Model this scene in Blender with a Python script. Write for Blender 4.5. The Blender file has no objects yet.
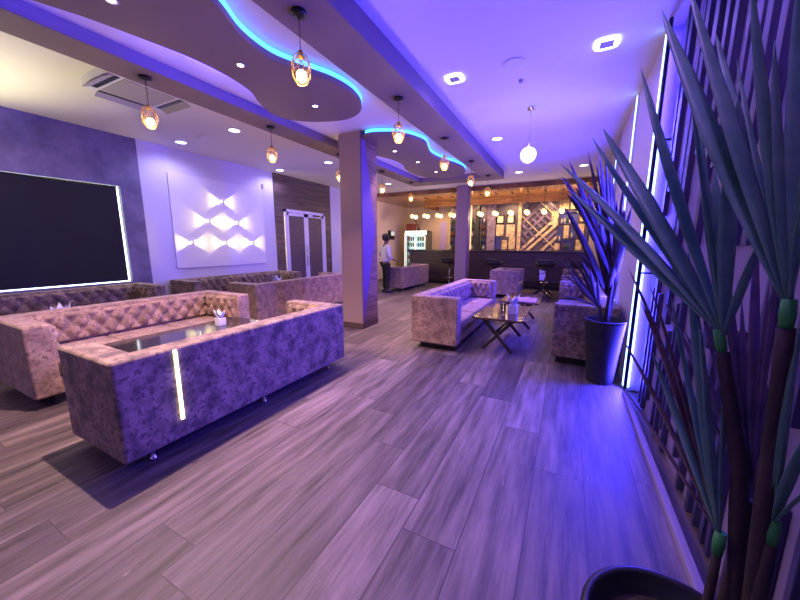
import bpy, bmesh, math, random
from mathutils import Vector, Matrix, Euler
R = math.radians
PI = math.pi
sc = bpy.context.scene
COL = sc.collection
random.seed(7)

# ---------------------------------------------------------------- camera, world, exposure
YAW, PIT, ROL, FPX = R(27.10), R(9.69), R(0.17), 325.0
fw = Vector((-math.sin(YAW)*math.cos(PIT), math.cos(YAW)*math.cos(PIT), -math.sin(PIT)))
rt = Vector((math.cos(YAW), math.sin(YAW), 0)); up = rt.cross(fw)
rt, up = rt*math.cos(ROL)+up*math.sin(ROL), up*math.cos(ROL)-rt*math.sin(ROL)
cam_d = bpy.data.cameras.new('camera'); cam = bpy.data.objects.new('camera', cam_d); COL.objects.link(cam)
cam.matrix_world = Matrix(((rt.x, up.x, -fw.x, 0), (rt.y, up.y, -fw.y, 0), (rt.z, up.z, -fw.z, 1.5), (0, 0, 0, 1)))
cam_d.sensor_width = 36; cam_d.lens = FPX/800*36; cam_d.clip_start = 0.02
sc.camera = cam
def at(px, py, y):                       # the point of the room seen at px,py on the plane y = const
    d = fw + rt*((px-400)/FPX) - up*((py-300)/FPX)
    t = y/d.y
    return Vector((0, 0, 1.5)) + d*t

sc.view_settings.view_transform = 'Standard'; sc.view_settings.look = 'None'
sc.view_settings.gamma = 1; sc.view_settings.use_curve_mapping = False
sc.view_settings.exposure = 0.2
w = bpy.data.worlds.new('world'); sc.world = w; w.use_nodes = True
w.node_tree.nodes['Background'].inputs[0].default_value = (0.25, 0.2, 0.8, 1)
w.node_tree.nodes['Background'].inputs[1].default_value = 0.05

WARM = (1.0, 0.66, 0.40); NEUT = (1.0, 0.56, 0.60); COOL = (0.34, 0.15, 1.0); BLUE = (0.045, 0.03, 1.0); VIO = (0.12, 0.03, 1.0)
P_ISL_MAIN, P_ISL, P_DOWN, P_PEND, P_LEDW, P_COVE, P_BAR, P_SCONCE = 560, 140, 32, 6.0, 215, 5, 200, 20

# ---------------------------------------------------------------- helpers
def tag(o, label=None, cat=None, group=None, kind=None):
    if label: o['label'] = label
    if cat: o['category'] = cat
    if group: o['group'] = group
    if kind: o['kind'] = kind
    return o
def thing(name, label, cat, loc=(0, 0, 0), rz=0, group=None):
    o = bpy.data.objects.new(name, None); COL.objects.link(o); o.empty_display_size = 0.1
    o.location = loc; o.rotation_euler = (0, 0, rz)
    return tag(o, label, cat, group)
def obj(name, bm, mat, parent=None, smooth=False):
    me = bpy.data.meshes.new(name); bm.normal_update(); bm.to_mesh(me); bm.free()
    o = bpy.data.objects.new(name, me); COL.objects.link(o)
    for m in (mat if isinstance(mat, (list, tuple)) else [mat]): me.materials.append(m)
    if smooth:
        for p in me.polygons: p.use_smooth = True
    if parent: o.parent = parent
    return o
def struct(name, bm, mat, smooth=False):
    o = obj(name, bm, mat, None, smooth); o['kind'] = 'structure'; return o
def copy_tree(o, parent=None):
    c = o.copy(); COL.objects.link(c)
    if parent: c.parent = parent
    for ch in list(o.children): copy_tree(ch, c)
    return c
def B(): return bmesh.new()
def box(bm, x0, x1, y0, y1, z0, z1, bev=0, seg=2, mi=0, M=None):
    r = bmesh.ops.create_cube(bm, size=1)
    vs = r['verts']
    for v in vs:
        v.co = Vector((x0+(v.co.x+.5)*(x1-x0), y0+(v.co.y+.5)*(y1-y0), z0+(v.co.z+.5)*(z1-z0)))
    if M is not None:
        for v in vs: v.co = M @ v.co
    fs = set(f for v in vs for f in v.link_faces)
    for f in fs: f.material_index = mi
    if bev:
        es = list(set(e for v in vs for e in v.link_edges))
        rr = bmesh.ops.bevel(bm, geom=es, offset=bev, segments=seg, affect='EDGES', profile=0.5)
        for f in rr['faces']: f.material_index = mi; f.smooth = True
    return bm
def boxes(*args, **k):
    bm = B()
    for a in args: box(bm, *a, **k)
    return bm
def prism(bm, pts, z0, z1, mi=0):        # outline in XY raised from z0 to z1
    a = [bm.verts.new((x, y, z0)) for x, y in pts]; b = [bm.verts.new((x, y, z1)) for x, y in pts]
    n = len(pts)
    fs = [bm.faces.new(a[::-1]), bm.faces.new(b)]
    for i in range(n): fs.append(bm.faces.new((a[i], a[(i+1) % n], b[(i+1) % n], b[i])))
    for f in fs: f.material_index = mi
    bmesh.ops.recalc_face_normals(bm, faces=fs)
    return bm
def tube(bm, pts, r, n=8, rads=None, cap=True):
    pts = [Vector(p) for p in pts]; rings = []
    for i, p in enumerate(pts):
        t = (pts[min(i+1, len(pts)-1)]-pts[max(i-1, 0)]).normalized()
        a = t.cross(Vector((0, 0, 1)))
        if a.length < 1e-3: a = t.cross(Vector((0, 1, 0)))
        a.normalize(); b = t.cross(a); rr = rads[i] if rads else r
        rings.append([bm.verts.new(p+a*rr*math.cos(2*PI*k/n)+b*rr*math.sin(2*PI*k/n)) for k in range(n)])
    for i in range(len(rings)-1):
        for k in range(n):
            f = bm.faces.new((rings[i][k], rings[i][(k+1) % n], rings[i+1][(k+1) % n], rings[i+1][k])); f.smooth = True
    if cap:
        bm.faces.new(rings[0][::-1]); bm.faces.new(rings[-1])
    return bm
def lathe(bm, prof, n=24, c=(0, 0, 0), mi=0, smooth=True):   # prof: (radius, z)
    rings = []
    for r, z in prof:
        if r < 1e-5: rings.append([bm.verts.new((c[0], c[1], c[2]+z))])
        else: rings.append([bm.verts.new((c[0]+r*math.cos(2*PI*k/n), c[1]+r*math.sin(2*PI*k/n), c[2]+z)) for k in range(n)])
    for i in range(len(rings)-1):
        a, b = rings[i], rings[i+1]
        for k in range(n):
            k2 = (k+1) % n
            if len(a) == 1 and len(b) == 1: continue
            if len(a) == 1: f = bm.faces.new((a[0], b[k2], b[k]))
            elif len(b) == 1: f = bm.faces.new((a[k], a[k2], b[0]))
            else: f = bm.faces.new((a[k], a[k2], b[k2], b[k]))
            f.smooth = smooth; f.material_index = mi
    return bm
def sphere(bm, c, r, sx=1, sy=1, sz=1, n=16):
    prof = [(r*math.sin(PI*i/10), -r*math.cos(PI*i/10)) for i in range(11)]
    s = len(bm.verts); prof[0] = (0, -r); prof[-1] = (0, r)
    b0 = set(bm.verts)
    lathe(bm, prof, n)
    for v in bm.verts:
        if v not in b0: v.co = Vector((c[0]+v.co.x*sx, c[1]+v.co.y*sy, c[2]+v.co.z*sz))
    return bm
def light(kind, name, loc, energy, color, parent=None, rot=None, **k):
    d = bpy.data.lights.new(name, kind); d.energy = energy; d.color = color
    for a, b in k.items(): setattr(d, a, b)
    o = bpy.data.objects.new(name, d); COL.objects.link(o); o.location = loc
    if rot: o.rotation_euler = rot
    if parent: o.parent = parent
    return o

# ---------------------------------------------------------------- materials
class N:
    def __init__(s, name):
        s.m = bpy.data.materials.new(name); s.m.use_nodes = True; s.t = s.m.node_tree; s.b = s.t.nodes['Principled BSDF']
    def n(s, typ, **k):
        x = s.t.nodes.new(typ)
        for a, b in k.items():
            if a in x.inputs.keys() if isinstance(a, str) else False: x.inputs[a].default_value = b
            else: setattr(x, a, b)
        return x
    def l(s, a, b): s.t.links.new(a, b)
def sets(node, **k):
    for a, b in k.items(): node.inputs[a.replace('_', ' ')].default_value = b
def plain(name, c, rough=0.6, metal=0, emit=None, es=0, alpha=None, spec=None, trans=0):
    M = N(name); b = M.b
    b.inputs['Base Color'].default_value = (*c, 1); b.inputs['Roughness'].default_value = rough; b.inputs['Metallic'].default_value = metal
    if emit: b.inputs['Emission Color'].default_value = (*emit, 1); b.inputs['Emission Strength'].default_value = es
    if trans: b.inputs['Transmission Weight'].default_value = trans
    if spec is not None: b.inputs['Specular IOR Level'].default_value = spec
    return M.m
def mottled(name, c1, c2, scale=4, rough=0.8, detail=4, stretch=(1, 1, 1), lo=0.35, hi=0.65, bump=0.0, c3=None, s3=20, metal=0, sheen=0):
    M = N(name); b = M.b
    tc = M.n('ShaderNodeTexCoord'); mp = M.n('ShaderNodeMapping'); mp.inputs['Scale'].default_value = stretch
    M.l(tc.outputs['Object'], mp.inputs[0])
    no = M.n('ShaderNodeTexNoise'); no.inputs['Scale'].default_value = scale; no.inputs['Detail'].default_value = detail; no.inputs['Roughness'].default_value = 0.65
    M.l(mp.outputs[0], no.inputs['Vector'])
    cr = M.n('ShaderNodeValToRGB'); e = cr.color_ramp.elements
    e[0].position = lo; e[0].color = (*c1, 1); e[1].position = hi; e[1].color = (*c2, 1)
    M.l(no.outputs[0], cr.inputs[0]); out = cr.outputs[0]
    if c3:
        n2 = M.n('ShaderNodeTexNoise'); n2.inputs['Scale'].default_value = s3; n2.inputs['Detail'].default_value = 3
        M.l(mp.outputs[0], n2.inputs['Vector'])
        r2 = M.n('ShaderNodeValToRGB'); e = r2.color_ramp.elements
        e[0].position = 0.52; e[0].color = (0, 0, 0, 1); e[1].position = 0.66; e[1].color = (1, 1, 1, 1)
        M.l(n2.outputs[0], r2.inputs[0])
        mx = M.n('ShaderNodeMix', data_type='RGBA'); M.l(r2.outputs[0], mx.inputs[0]); M.l(out, mx.inputs[6]); mx.inputs[7].default_value = (*c3, 1)
        out = mx.outputs[2]
    M.l(out, b.inputs['Base Color'])
    b.inputs['Roughness'].default_value = rough; b.inputs['Metallic'].default_value = metal
    if sheen: b.inputs['Sheen Weight'].default_value = sheen; b.inputs['Sheen Roughness'].default_value = 0.5
    if bump:
        bp = M.n('ShaderNodeBump'); bp.inputs['Strength'].default_value = bump; bp.inputs['Distance'].default_value = 0.01
        M.l(no.outputs[0], bp.inputs['Height']); M.l(bp.outputs[0], b.inputs['Normal'])
    return M.m
def planks(name, wid, length, cols, groove, off=0.0, along='Y', rough=0.45, grain=1.0, scratch=True, gw=0.012, axis2=None):
    """boards wid wide lying along one axis, every board its own tint; grain stretched along the board"""
    M = N(name); b = M.b
    tc = M.n('ShaderNodeTexCoord'); sp = M.n('ShaderNodeSeparateXYZ'); M.l(tc.outputs['Object'], sp.inputs[0])
    ax = {'X': 0, 'Y': 1, 'Z': 2}
    L = sp.outputs[ax[along]]; Wd = sp.outputs[ax[axis2 or ('X' if along == 'Y' else 'Z')]]
    def mth(op, a, c=None, d=None):
        x = M.n('ShaderNodeMath', operation=op)
        for i, v in enumerate((a, c, d)):
            if v is None: continue
            if isinstance(v, (int, float)): x.inputs[i].default_value = v
            else: M.l(v, x.inputs[i])
        return x.outputs[0]
    u = mth('DIVIDE', mth('SUBTRACT', Wd, off), wid); row = mth('FLOOR', u)
    wn = M.n('ShaderNodeTexWhiteNoise', noise_dimensions='1D'); M.l(row, wn.inputs['W'])
    v = mth('DIVIDE', mth('ADD', L, mth('MULTIPLY', wn.outputs['Value'], length*3.0)), length); colm = mth('FLOOR', v)
    cb = M.n('ShaderNodeCombineXYZ'); M.l(row, cb.inputs[0]); M.l(colm, cb.inputs[1])
    w2 = M.n('ShaderNodeTexWhiteNoise', noise_dimensions='2D'); M.l(cb.outputs[0], w2.inputs['Vector'])
    ramp = M.n('ShaderNodeValToRGB'); e = ramp.color_ramp.elements
    e[0].color = (*cols[0], 1); e[0].position = 0; e[1].color = (*cols[-1], 1)
    for i, c in enumerate(cols[1:-1]):
        q = e.new((i+1)/(len(cols)-1)); q.color = (*c, 1)
    M.l(w2.outputs['Value'], ramp.inputs[0])
    # grain
    g = M.n('ShaderNodeCombineXYZ')
    M.l(mth('MULTIPLY', Wd, 14.0), g.inputs[0]); M.l(mth('ADD', mth('MULTIPLY', L, 1.3), mth('MULTIPLY', w2.outputs['Value'], 50)), g.inputs[1]); M.l(row, g.inputs[2])
    no = M.n('ShaderNodeTexNoise'); sets(no, Scale=1.0, Detail=6, Roughness=0.62); M.l(g.outputs[0], no.inputs['Vector'])
    gr = M.n('ShaderNodeValToRGB'); e = gr.color_ramp.elements
    e[0].position = 0.33; e[0].color = (1-.62*grain,)*3+(1,); e[1].position = 0.68; e[1].color = (1+.12*grain,)*3+(1,)
    M.l(no.outputs[0], gr.inputs[0])
    mul = M.n('ShaderNodeMix', data_type='RGBA', blend_type='MULTIPLY'); mul.inputs[0].default_value = 1
    M.l(ramp.outputs[0], mul.inputs[6]); M.l(gr.outputs[0], mul.inputs[7]); out = mul.outputs[2]
    if scratch:
        g2 = M.n('ShaderNodeCombineXYZ'); M.l(mth('MULTIPLY', Wd, 45.0), g2.inputs[0]); M.l(mth('MULTIPLY', L, 6.0), g2.inputs[1]); M.l(row, g2.inputs[2])
        n2 = M.n('ShaderNodeTexNoise'); sets(n2, Scale=1.0, Detail=4, Roughness=0.7); M.l(g2.outputs[0], n2.inputs['Vector'])
        r2 = M.n('ShaderNodeValToRGB'); e = r2.color_ramp.elements; e[0].position = 0.66; e[0].color = (0, 0, 0, 1); e[1].position = 0.74; e[1].color = (.6, .6, .6, 1)
        M.l(n2.outputs[0], r2.inputs[0])
        mx = M.n('ShaderNodeMix', data_type='RGBA'); M.l(r2.outputs[0], mx.inputs[0]); M.l(out, mx.inputs[6]); mx.inputs[7].default_value = tuple(min(1, x*1.5+.02) for x in cols[-1])+(1,)
        out = mx.outputs[2]
    fu = mth('FRACT', u); fv = mth('FRACT', v)
    gu = mth('LESS_THAN', fu, gw/wid*.6); gv = mth('LESS_THAN', fv, gw*.5/length)
    gg = mth('MAXIMUM', gu, gv)
    mg = M.n('ShaderNodeMix', data_type='RGBA'); M.l(gg, mg.inputs[0]); M.l(out, mg.inputs[6]); mg.inputs[7].default_value = (*groove, 1)
    M.l(mg.outputs[2], b.inputs['Base Color'])
    rr = mth('ADD', mth('MULTIPLY', no.outputs[0], 0.25), rough-0.12); M.l(rr, b.inputs['Roughness'])
    bp = M.n('ShaderNodeBump'); sets(bp, Strength=0.25, Distance=0.004)
    M.l(mth('SUBTRACT', no.outputs[0], mth('MULTIPLY', gg, 2.0)), bp.inputs['Height']); M.l(bp.outputs[0], b.inputs['Normal'])
    return M.m

m_floor = planks('floor_planks', 0.293, 1.75, [(.085, .062, .07), (.20, .152, .155), (.13, .10, .105), (.27, .21, .21)], (.05, .04, .045), off=-0.093, rough=0.56, grain=1.25)
m_ceil = plain('ceiling_paint', (.78, .74, .74), .75)
m_beam = plain('beam_paint', (.21, .15, .15), .7)
m_slate = mottled('slate_plaster', (.13, .11, .21), (.22, .19, .33), 3.0, .75, bump=.2)
m_wall = plain('pale_wall_paint', (.66, .64, .78), .7)
m_beige = plain('beige_wall_paint', (.66, .52, .42), .75)
m_taupe = plain('taupe_wall_paint', (.30, .25, .30), .75)
m_panelw = plain('white_panel', (.74, .72, .84), .45)
m_woodwall = planks('wood_wall_boards', 0.15, 2.2, [(.11, .07, .07), (.17, .11, .10), (.14, .09, .09)], (.03, .02, .02), along='Y', axis2='Z', rough=.5, scratch=False, gw=.015)
m_woodcol = planks('column_wood_boards', 0.17, 3.0, [(.24, .13, .11), (.34, .20, .16), (.28, .16, .13)], (.08, .05, .05), along='Y', axis2='Z', rough=.5, scratch=False)
m_colp = plain('column_taupe', (.36, .25, .24), .55)
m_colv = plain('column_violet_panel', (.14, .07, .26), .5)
m_velvet = mottled('velvet_taupe', (.085, .058, .045), (.36, .25, .18), 8, .85, detail=8, c3=(.11, .07, .06), s3=34, sheen=.15, bump=.15, lo=.36, hi=.6)
m_velvet2 = mottled('velvet_rose', (.14, .085, .065), (.40, .265, .20), 8, .85, detail=8, c3=(.16, .095, .08), s3=34, sheen=.2, bump=.12, lo=.3, hi=.62)
m_dark = plain('black_plinth', (.015, .013, .015), .5)
m_chrome = plain('chrome', (.75, .75, .78), .15, 1)
m_black = plain('black_metal', (.012, .012, .016), .4, .3)
m_blind = plain('black_blind', (.012, .009, .014), .8)
m_day = plain('daylight_pane', (.8, .9, .9), .3, emit=(.85, 1, .92), es=3.0)
m_gloss = plain('glossy_table_top', (.10, .055, .035), .08, spec=.8)
m_glossg = plain('glossy_dark_top', (.03, .025, .03), .08, spec=.8)
m_legm = plain('bronze_metal_legs', (.06, .045, .04), .4, .6)
m_white = plain('white_paint', (.75, .74, .80), .5)
m_whitefr = plain('white_frame', (.72, .68, .82), .35)
m_doorp = mottled('dark_leatherette', (.07, .045, .06), (.16, .10, .12), 22, .5)
m_louver = plain('grey_grille', (.40, .37, .36), .6)
m_barfront = planks('bar_front_slats', 0.055, 3.5, [(.08, .05, .045), (.13, .085, .07), (.10, .065, .055)], (.015, .01, .01), along='X', axis2='Z', rough=.4, scratch=False, gw=.012)
m_barceil = planks('bar_ceiling_boards', 0.20, 2.4, [(.30, .13, .05), (.42, .20, .08), (.36, .16, .065)], (.05, .02, .01), along='X', axis2='Y', rough=.10, scratch=False)
m_barband = planks('bar_bulkhead_boards', 0.12, 2.4, [(.42, .18, .07), (.50, .22, .08)], (.15, .06, .02), along='X', axis2='Z', rough=.4, scratch=False)
m_counter = plain('dark_stone_top', (.05, .035, .04), .2)
m_gold = plain('brass_wire', (.75, .48, .12), .35, .7)
m_bulb = plain('glowing_bulb', (1, .9, .7), .3, emit=(1, .72, .34), es=12)
m_globe = plain('glowing_globe', (1, 1, .8), .3, emit=(.95, .86, .22), es=1.6)
m_globew = plain('glowing_white_globe', (1, 1, .9), .3, emit=(1, .93, .80), es=7)
m_down = plain('lit_diffuser', (1, 1, 1), .3, emit=(.82, .85, 1), es=6)
m_downr = plain('lit_ring', (1, 1, 1), .3, emit=(.85, 1, .95), es=5)
m_spotl = plain('lit_spot_lens', (1, 1, 1), .3, emit=(1, .85, .62), es=14)
m_ledb = plain('blue_led_strip', (.2, .5, 1), .4, emit=(.035, .26, 1), es=4)
m_ledv = plain('violet_led_strip', (.5, .5, 1), .4, emit=(.30, .55, 1), es=3.8)
m_streak = plain('warm_glow_streak', (1, .95, .7), .4, emit=(1, .90, .55), es=4)  # emissive colour of the bright streak on the sofa back
m_slat = mottled('navy_slats', (.035, .03, .09), (.06, .05, .15), 6, .5, stretch=(4, 4, .6))
m_recess = plain('lilac_wall_paint', (.50, .45, .58), .65)
m_recess2 = plain('violet_grey_wall_paint', (.26, .21, .38), .65)
m_pot = plain('dark_pot', (.008, .008, .009), .5)
m_pot2 = mottled('charcoal_pot', (.018, .016, .018), (.034, .03, .032), 12, .9)
m_soil = mottled('soil', (.015, .01, .008), (.05, .035, .025), 40, .95, bump=.6)
m_leaf = mottled('strap_leaf', (.11, .27, .20), (.25, .44, .34), 5, .45, stretch=(1, 1, 1), lo=.35, hi=.7)
m_leafp = mottled('mauve_leaf', (.16, .11, .18), (.34, .24, .34), 6, .5)  # mottled mauve leaf colour
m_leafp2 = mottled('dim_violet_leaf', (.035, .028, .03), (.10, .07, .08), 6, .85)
def translucent(m, w):
    t = m.node_tree; b = t.nodes['Principled BSDF']; o = t.nodes['Material Output']
    tr = t.nodes.new('ShaderNodeBsdfTranslucent'); mx = t.nodes.new('ShaderNodeMixShader'); mx.inputs[0].default_value = w
    src = b.inputs['Base Color'].links[0].from_socket
    t.links.new(src, tr.inputs[0]); t.links.new(b.outputs[0], mx.inputs[1]); t.links.new(tr.outputs[0], mx.inputs[2]); t.links.new(mx.outputs[0], o.inputs[0])
m_leafr = mottled('rusty_leaf', (.10, .05, .05), (.26, .16, .14), 8, .5)
for _m in (m_leaf, m_leafp, m_leafr): translucent(_m, .3)
m_sheath = plain('green_leaf_base', (.03, .26, .05), .5)
m_stem = mottled('brown_stem', (.018, .011, .012), (.05, .03, .03), 30, .8, stretch=(1, 1, .3), bump=.4)
m_skin = plain('skin', (.16, .08, .055), .55)
m_hair = plain('black_hair', (.008, .006, .006), .5)
m_shirt = plain('white_shirt', (.72, .66, .72), .8)
m_trous = plain('black_trousers', (.012, .01, .012), .8)
m_shoe = plain('black_shoes', (.01, .01, .01), .35)
m_napkin = plain('white_tissue', (.72, .72, .85), .8)
m_fridgeb = plain('fridge_body', (.08, .08, .09), .4)
m_fridgel = plain('fridge_lit_header', (1, 1, 1), .4, emit=(.85, 1, .92), es=1.1)
m_fridgei = plain('fridge_lit_inside', (.8, .9, .9), .4, emit=(.6, .9, .78), es=.35)
m_glass = plain('clear_glass', (.9, 1, 1), .03, trans=1.0)
m_redbox = plain('red_box', (.18, .03, .025), .5)
m_twig = plain('twig', (.10, .06, .05), .8)
m_cream = mottled('cream_board', (.30, .20, .12), (.72, .55, .34), 9, .4, detail=6)
m_mauve = mottled('mauve_board', (.09, .06, .13), (.26, .18, .30), 7, .4, detail=5)
m_greyb = plain('grey_board', (.08, .055, .10), .5)
m_navy = plain('navy_board', (.05, .05, .26), .4)
m_nichelit = plain('lit_niche_back', (1, .8, .45), .5, emit=(1, .62, .24), es=.7)
m_bottle = [plain('green_bottle', (.03, .08, .03), .1), plain('brown_bottle', (.12, .04, .015), .1), plain('clear_bottle', (.5, .45, .42), .08), plain('blue_bottle', (.04, .05, .2), .1)]
m_cap = plain('bottle_cap', (.5, .35, .1), .3, .8)
m_pink = plain('pink_cloth', (.60, .36, .34), .8)
m_lilac = plain('lilac_wall_glow', (.55, .42, .80), .5)  # lilac glow on the beige wall, put into the colour

# ---------------------------------------------------------------- setting
XL, XR, YB, YF, ZC = -7.25, .65, 15.0, -3.0, 3.4
struct('floor', boxes((XL-.15, 1.0, YF-.15, YB+.15, -.12, 0)), m_floor)
bm = B()     # ceiling with the slightly lower field inside the beam frame
box(bm, XL-.15, 1.0, YF-.15, YB+.15, ZC, ZC+.12)
struct('ceiling', bm, m_ceil)
struct('ceiling_recess_field', boxes((-3.86, -2.12, -2.95, 8.7, 3.32, 3.398)), m_ceil)
# left wall in its four finishes
WY0, WY1, WZ0, WZ1 = -.6, 3.13, .80, 2.52
bm = B()
box(bm, XL-.15, XL, YF, WY0, 0, ZC); box(bm, XL-.15, XL, WY1, 3.46, 0, ZC); box(bm, XL-.15, XL, WY0, WY1, 0, WZ0); box(bm, XL-.15, XL, WY0, WY1, WZ1, ZC)
struct('wall_left', bm, m_slate)
struct('wall_left_pale', boxes((XL-.15, XL, 3.46, 6.6, 0, ZC)), m_wall)
bm = B(); DY0, DY1, DZ = 6.90, 8.62, 2.48
box(bm, XL-.15, XL+.03, 6.6, DY0, 0, ZC); box(bm, XL-.15, XL+.03, DY1, 8.96, 0, ZC); box(bm, XL-.15, XL+.03, DY0, DY1, DZ, ZC)
struct('wall_left_wood', bm, m_woodwall)
struct('wall_left_far', boxes((XL-.15, XL, 8.96, 11.8, 0, ZC)), m_wall)
struct('wall_left_bar', boxes((XL-.15, XL, 11.8, YB, 0, ZC)), m_beige)
struct('wall_back', boxes((XL-.15, 1.0, YB, YB+.15, 0, ZC)), m_beige)
struct('wall_front', boxes((XL-.15, 1.0, YF-.15, YF, 0, ZC)), m_wall)
RX = .74
struct('wall_right', boxes((XR, XR+.3, 3.97, 6.9, 0, ZC)), m_recess)
struct('wall_right_far', boxes((XR, XR+.3, 6.9, YB, 0, ZC)), m_taupe)
struct('wall_right_recess', boxes((RX, RX+.2, YF, 3.97, 0, ZC)), m_recess2)
struct('trim_1', boxes((.600, .640, YF, 3.80, 0, .05), bev=.006), m_recess2)
# window
wn = B(); box(wn, XL-.10, XL-.09, WY0, WY1, WZ0, WZ1)
struct('window_1', wn, m_day)
bl = thing('roller_blind', 'wide black roller blind hanging over the left window with daylight along its edges', 'blind', (XL, 1.2, 2.5))
bm = B(); nx = 40
box(bm, -.035, -.025, -1.79, 1.875, -1.66, -.02); obj('fabric', bm, m_blind, bl)
bm = B(); tube(bm, [(-.03, -1.79, -.005), (-.03, 1.88, -.005)], .016, 10); obj('roller', bm, m_black, bl)
bm = B(); box(bm, -.04, -.02, -1.79, 1.87, -1.675, -1.655); obj('bottom_rail', bm, m_black, bl)
# beams forming the ceiling frame
bm = B()
box(bm, -2.14, -1.66, -2.95, 9.20, 3.2, 3.4, bev=.004, seg=1)
struct('ceiling_beam_right', bm, m_beam)
struct('ceiling_beam_left', boxes((-4.25, -3.84, -2.95, 9.20, 3.2, 3.4), bev=.004, seg=1), m_beam)
struct('ceiling_beam_far', boxes((-3.84, -2.14, 8.72, 9.20, 3.2, 3.4), bev=.004, seg=1), m_beam)

# ---------------------------------------------------------------- wavy ceiling islands
def spline(pts, per=6, closed=True):
    out = []; n = len(pts)
    for i in range(n):
        p0, p1, p2, p3 = (Vector((*pts[(i+k-1) % n], 0)) for k in range(4))
        for j in range(per):
            t = j/per
            q = .5*((2*p1)+(-p0+p2)*t+(2*p0-5*p1+4*p2-p3)*t*t+(-p0+3*p1-3*p2+p3)*t**3)
            out.append((q.x, q.y))
    return out
isl1 = [(-2.45, -.6), (-2.32, .3), (-2.30, 1.2), (-2.40, 1.75), (-2.56, 2.1), (-2.60, 2.45), (-2.49, 2.76), (-2.37, 3.05), (-2.34, 3.36), (-2.44, 3.70), (-2.66, 3.91), (-2.93, 3.97), (-3.28, 3.87), (-3.56, 3.66), (-3.64, 3.38), (-3.50, 3.05), (-3.34, 2.80), (-3.26, 2.45), (-3.26, 2.1), (-3.33, 1.75), (-3.42, 1.4), (-3.55, 1.05), (-3.62, .4), (-3.5, -.6)]
isl2 = [(-3.05, 4.72), (-2.72, 4.78), (-2.46, 4.98), (-2.32, 5.43), (-2.42, 5.85), (-2.50, 6.2), (-2.46, 6.65), (-2.33, 7.1), (-2.27, 7.6), (-2.38, 8.05), (-2.68, 8.35), (-3.08, 8.36), (-3.42, 8.0), (-3.52, 7.5), (-3.46, 7.0), (-3.34, 6.6), (-3.36, 6.1), (-3.50, 5.6), (-3.48, 5.1)]
for nm, pts, a, b in (('ceiling_island_near', isl1, 0, 11*6), ('ceiling_island_far', isl2, 0, 10*6)):
    s = spline(pts); bm = B(); prism(bm, s, 3.2, 3.255); isl = struct(nm, bm, m_beam)
    # glowing strip along the right-hand edge, set on the island's upper rim
    cx = sum(p[0] for p in s)/len(s)
    pth = s[a:b+1]
    bm = B(); va = []; n = len(s)
    for i, p in enumerate(pth):
        j = a+i; q0, q1 = s[(j-1) % n], s[(j+1) % n]
        d = Vector((q1[0]-q0[0], q1[1]-q0[1])).normalized(); nn = Vector((-d.y, d.x))
        if nn.x*(p[0]-cx) < 0 and abs(p[0]-cx) > .1: nn = -nn
        elif abs(p[0]-cx) <= .1: nn = -nn if nn.y < 0 else nn
        c = Vector(p)
        va.append([bm.verts.new((c.x+nn.x*e, c.y+nn.y*e, z)) for e, z in ((-.012, 3.256), (.004, 3.256), (.004, 3.300), (-.012, 3.300))])
    for i in range(len(va)-1):
        for k in range(4): bm.faces.new((va[i][k], va[i][(k+1) % 4], va[i+1][(k+1) % 4], va[i+1][k]))
    bm.faces.new(va[0][::-1]); bm.faces.new(va[-1]); bmesh.ops.recalc_face_normals(bm, faces=bm.faces[:])
    strip = obj('led_strip', bm, m_ledb)
    tag(strip, 'bright blue light strip along the wavy edge of the ' + ('nearer' if 'near' in nm else 'farther') + ' ceiling island', 'light strip', 'blue cove light strips')
    # cove light hidden on top of the island, along its left side
    ys = (-.2, 1.0, 2.2, 3.3) if 'near' in nm else (5.3, 6.5, 7.6)
    for y in ys:
        light('AREA', 'cove_light', (-3.45, y, 3.27), P_COVE, BLUE, strip, rot=(0, R(100), 0), shape='RECTANGLE', size=.03, size_y=1.0)

# ---------------------------------------------------------------- columns
def column(name, x0, x1, y0, y1, ztop, label, rev):
    t = thing(name, label, 'column', ((x0+x1)/2, (y0+y1)/2, 0)); t['kind'] = 'structure'
    hx, hy = (x1-x0)/2, (y1-y0)/2
    bm = boxes((-hx, hx, -hy, hy, .10, ztop), bev=.004, seg=1)
    bm.normal_update()
    for f in bm.faces:
        f.material_index = 1 if f.normal.x > .9 or f.normal.y > .9 else 0
    obj('shaft', bm, [m_colp, m_woodcol], t)
    obj('base_trim', boxes((-hx-.006, hx+.006, -hy-.006, hy+.006, 0, .10)), m_woodwall, t)
    # tapering violet panel on the side face, edged by a thin black line
    def yzprism(pts, xa, xb):
        b = B(); a = [b.verts.new((xa, y, z)) for y, z in pts]; c = [b.verts.new((xb, y, z)) for y, z in pts]
        b.faces.new(a); b.faces.new(c[::-1]); n = len(pts)
        for i in range(n): b.faces.new((a[i], a[(i+1) % n], c[(i+1) % n], c[i]))
        bmesh.ops.recalc_face_normals(b, faces=b.faces[:]); return b
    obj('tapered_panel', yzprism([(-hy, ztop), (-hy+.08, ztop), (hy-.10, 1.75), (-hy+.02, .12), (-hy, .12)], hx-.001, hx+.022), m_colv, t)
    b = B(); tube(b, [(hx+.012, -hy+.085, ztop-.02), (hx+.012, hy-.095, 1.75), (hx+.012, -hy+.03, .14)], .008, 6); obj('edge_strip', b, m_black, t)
    return t
column('column', -3.60, -3.17, 4.74, 5.26, 3.32, 'thick square column with violet tapered panel and wood boards, behind the nearest sofas', 0)
column('column', -3.42, -3.03, 10.75, 11.15, 3.4, 'slim far column standing in front of the bar counter', 0)

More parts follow.
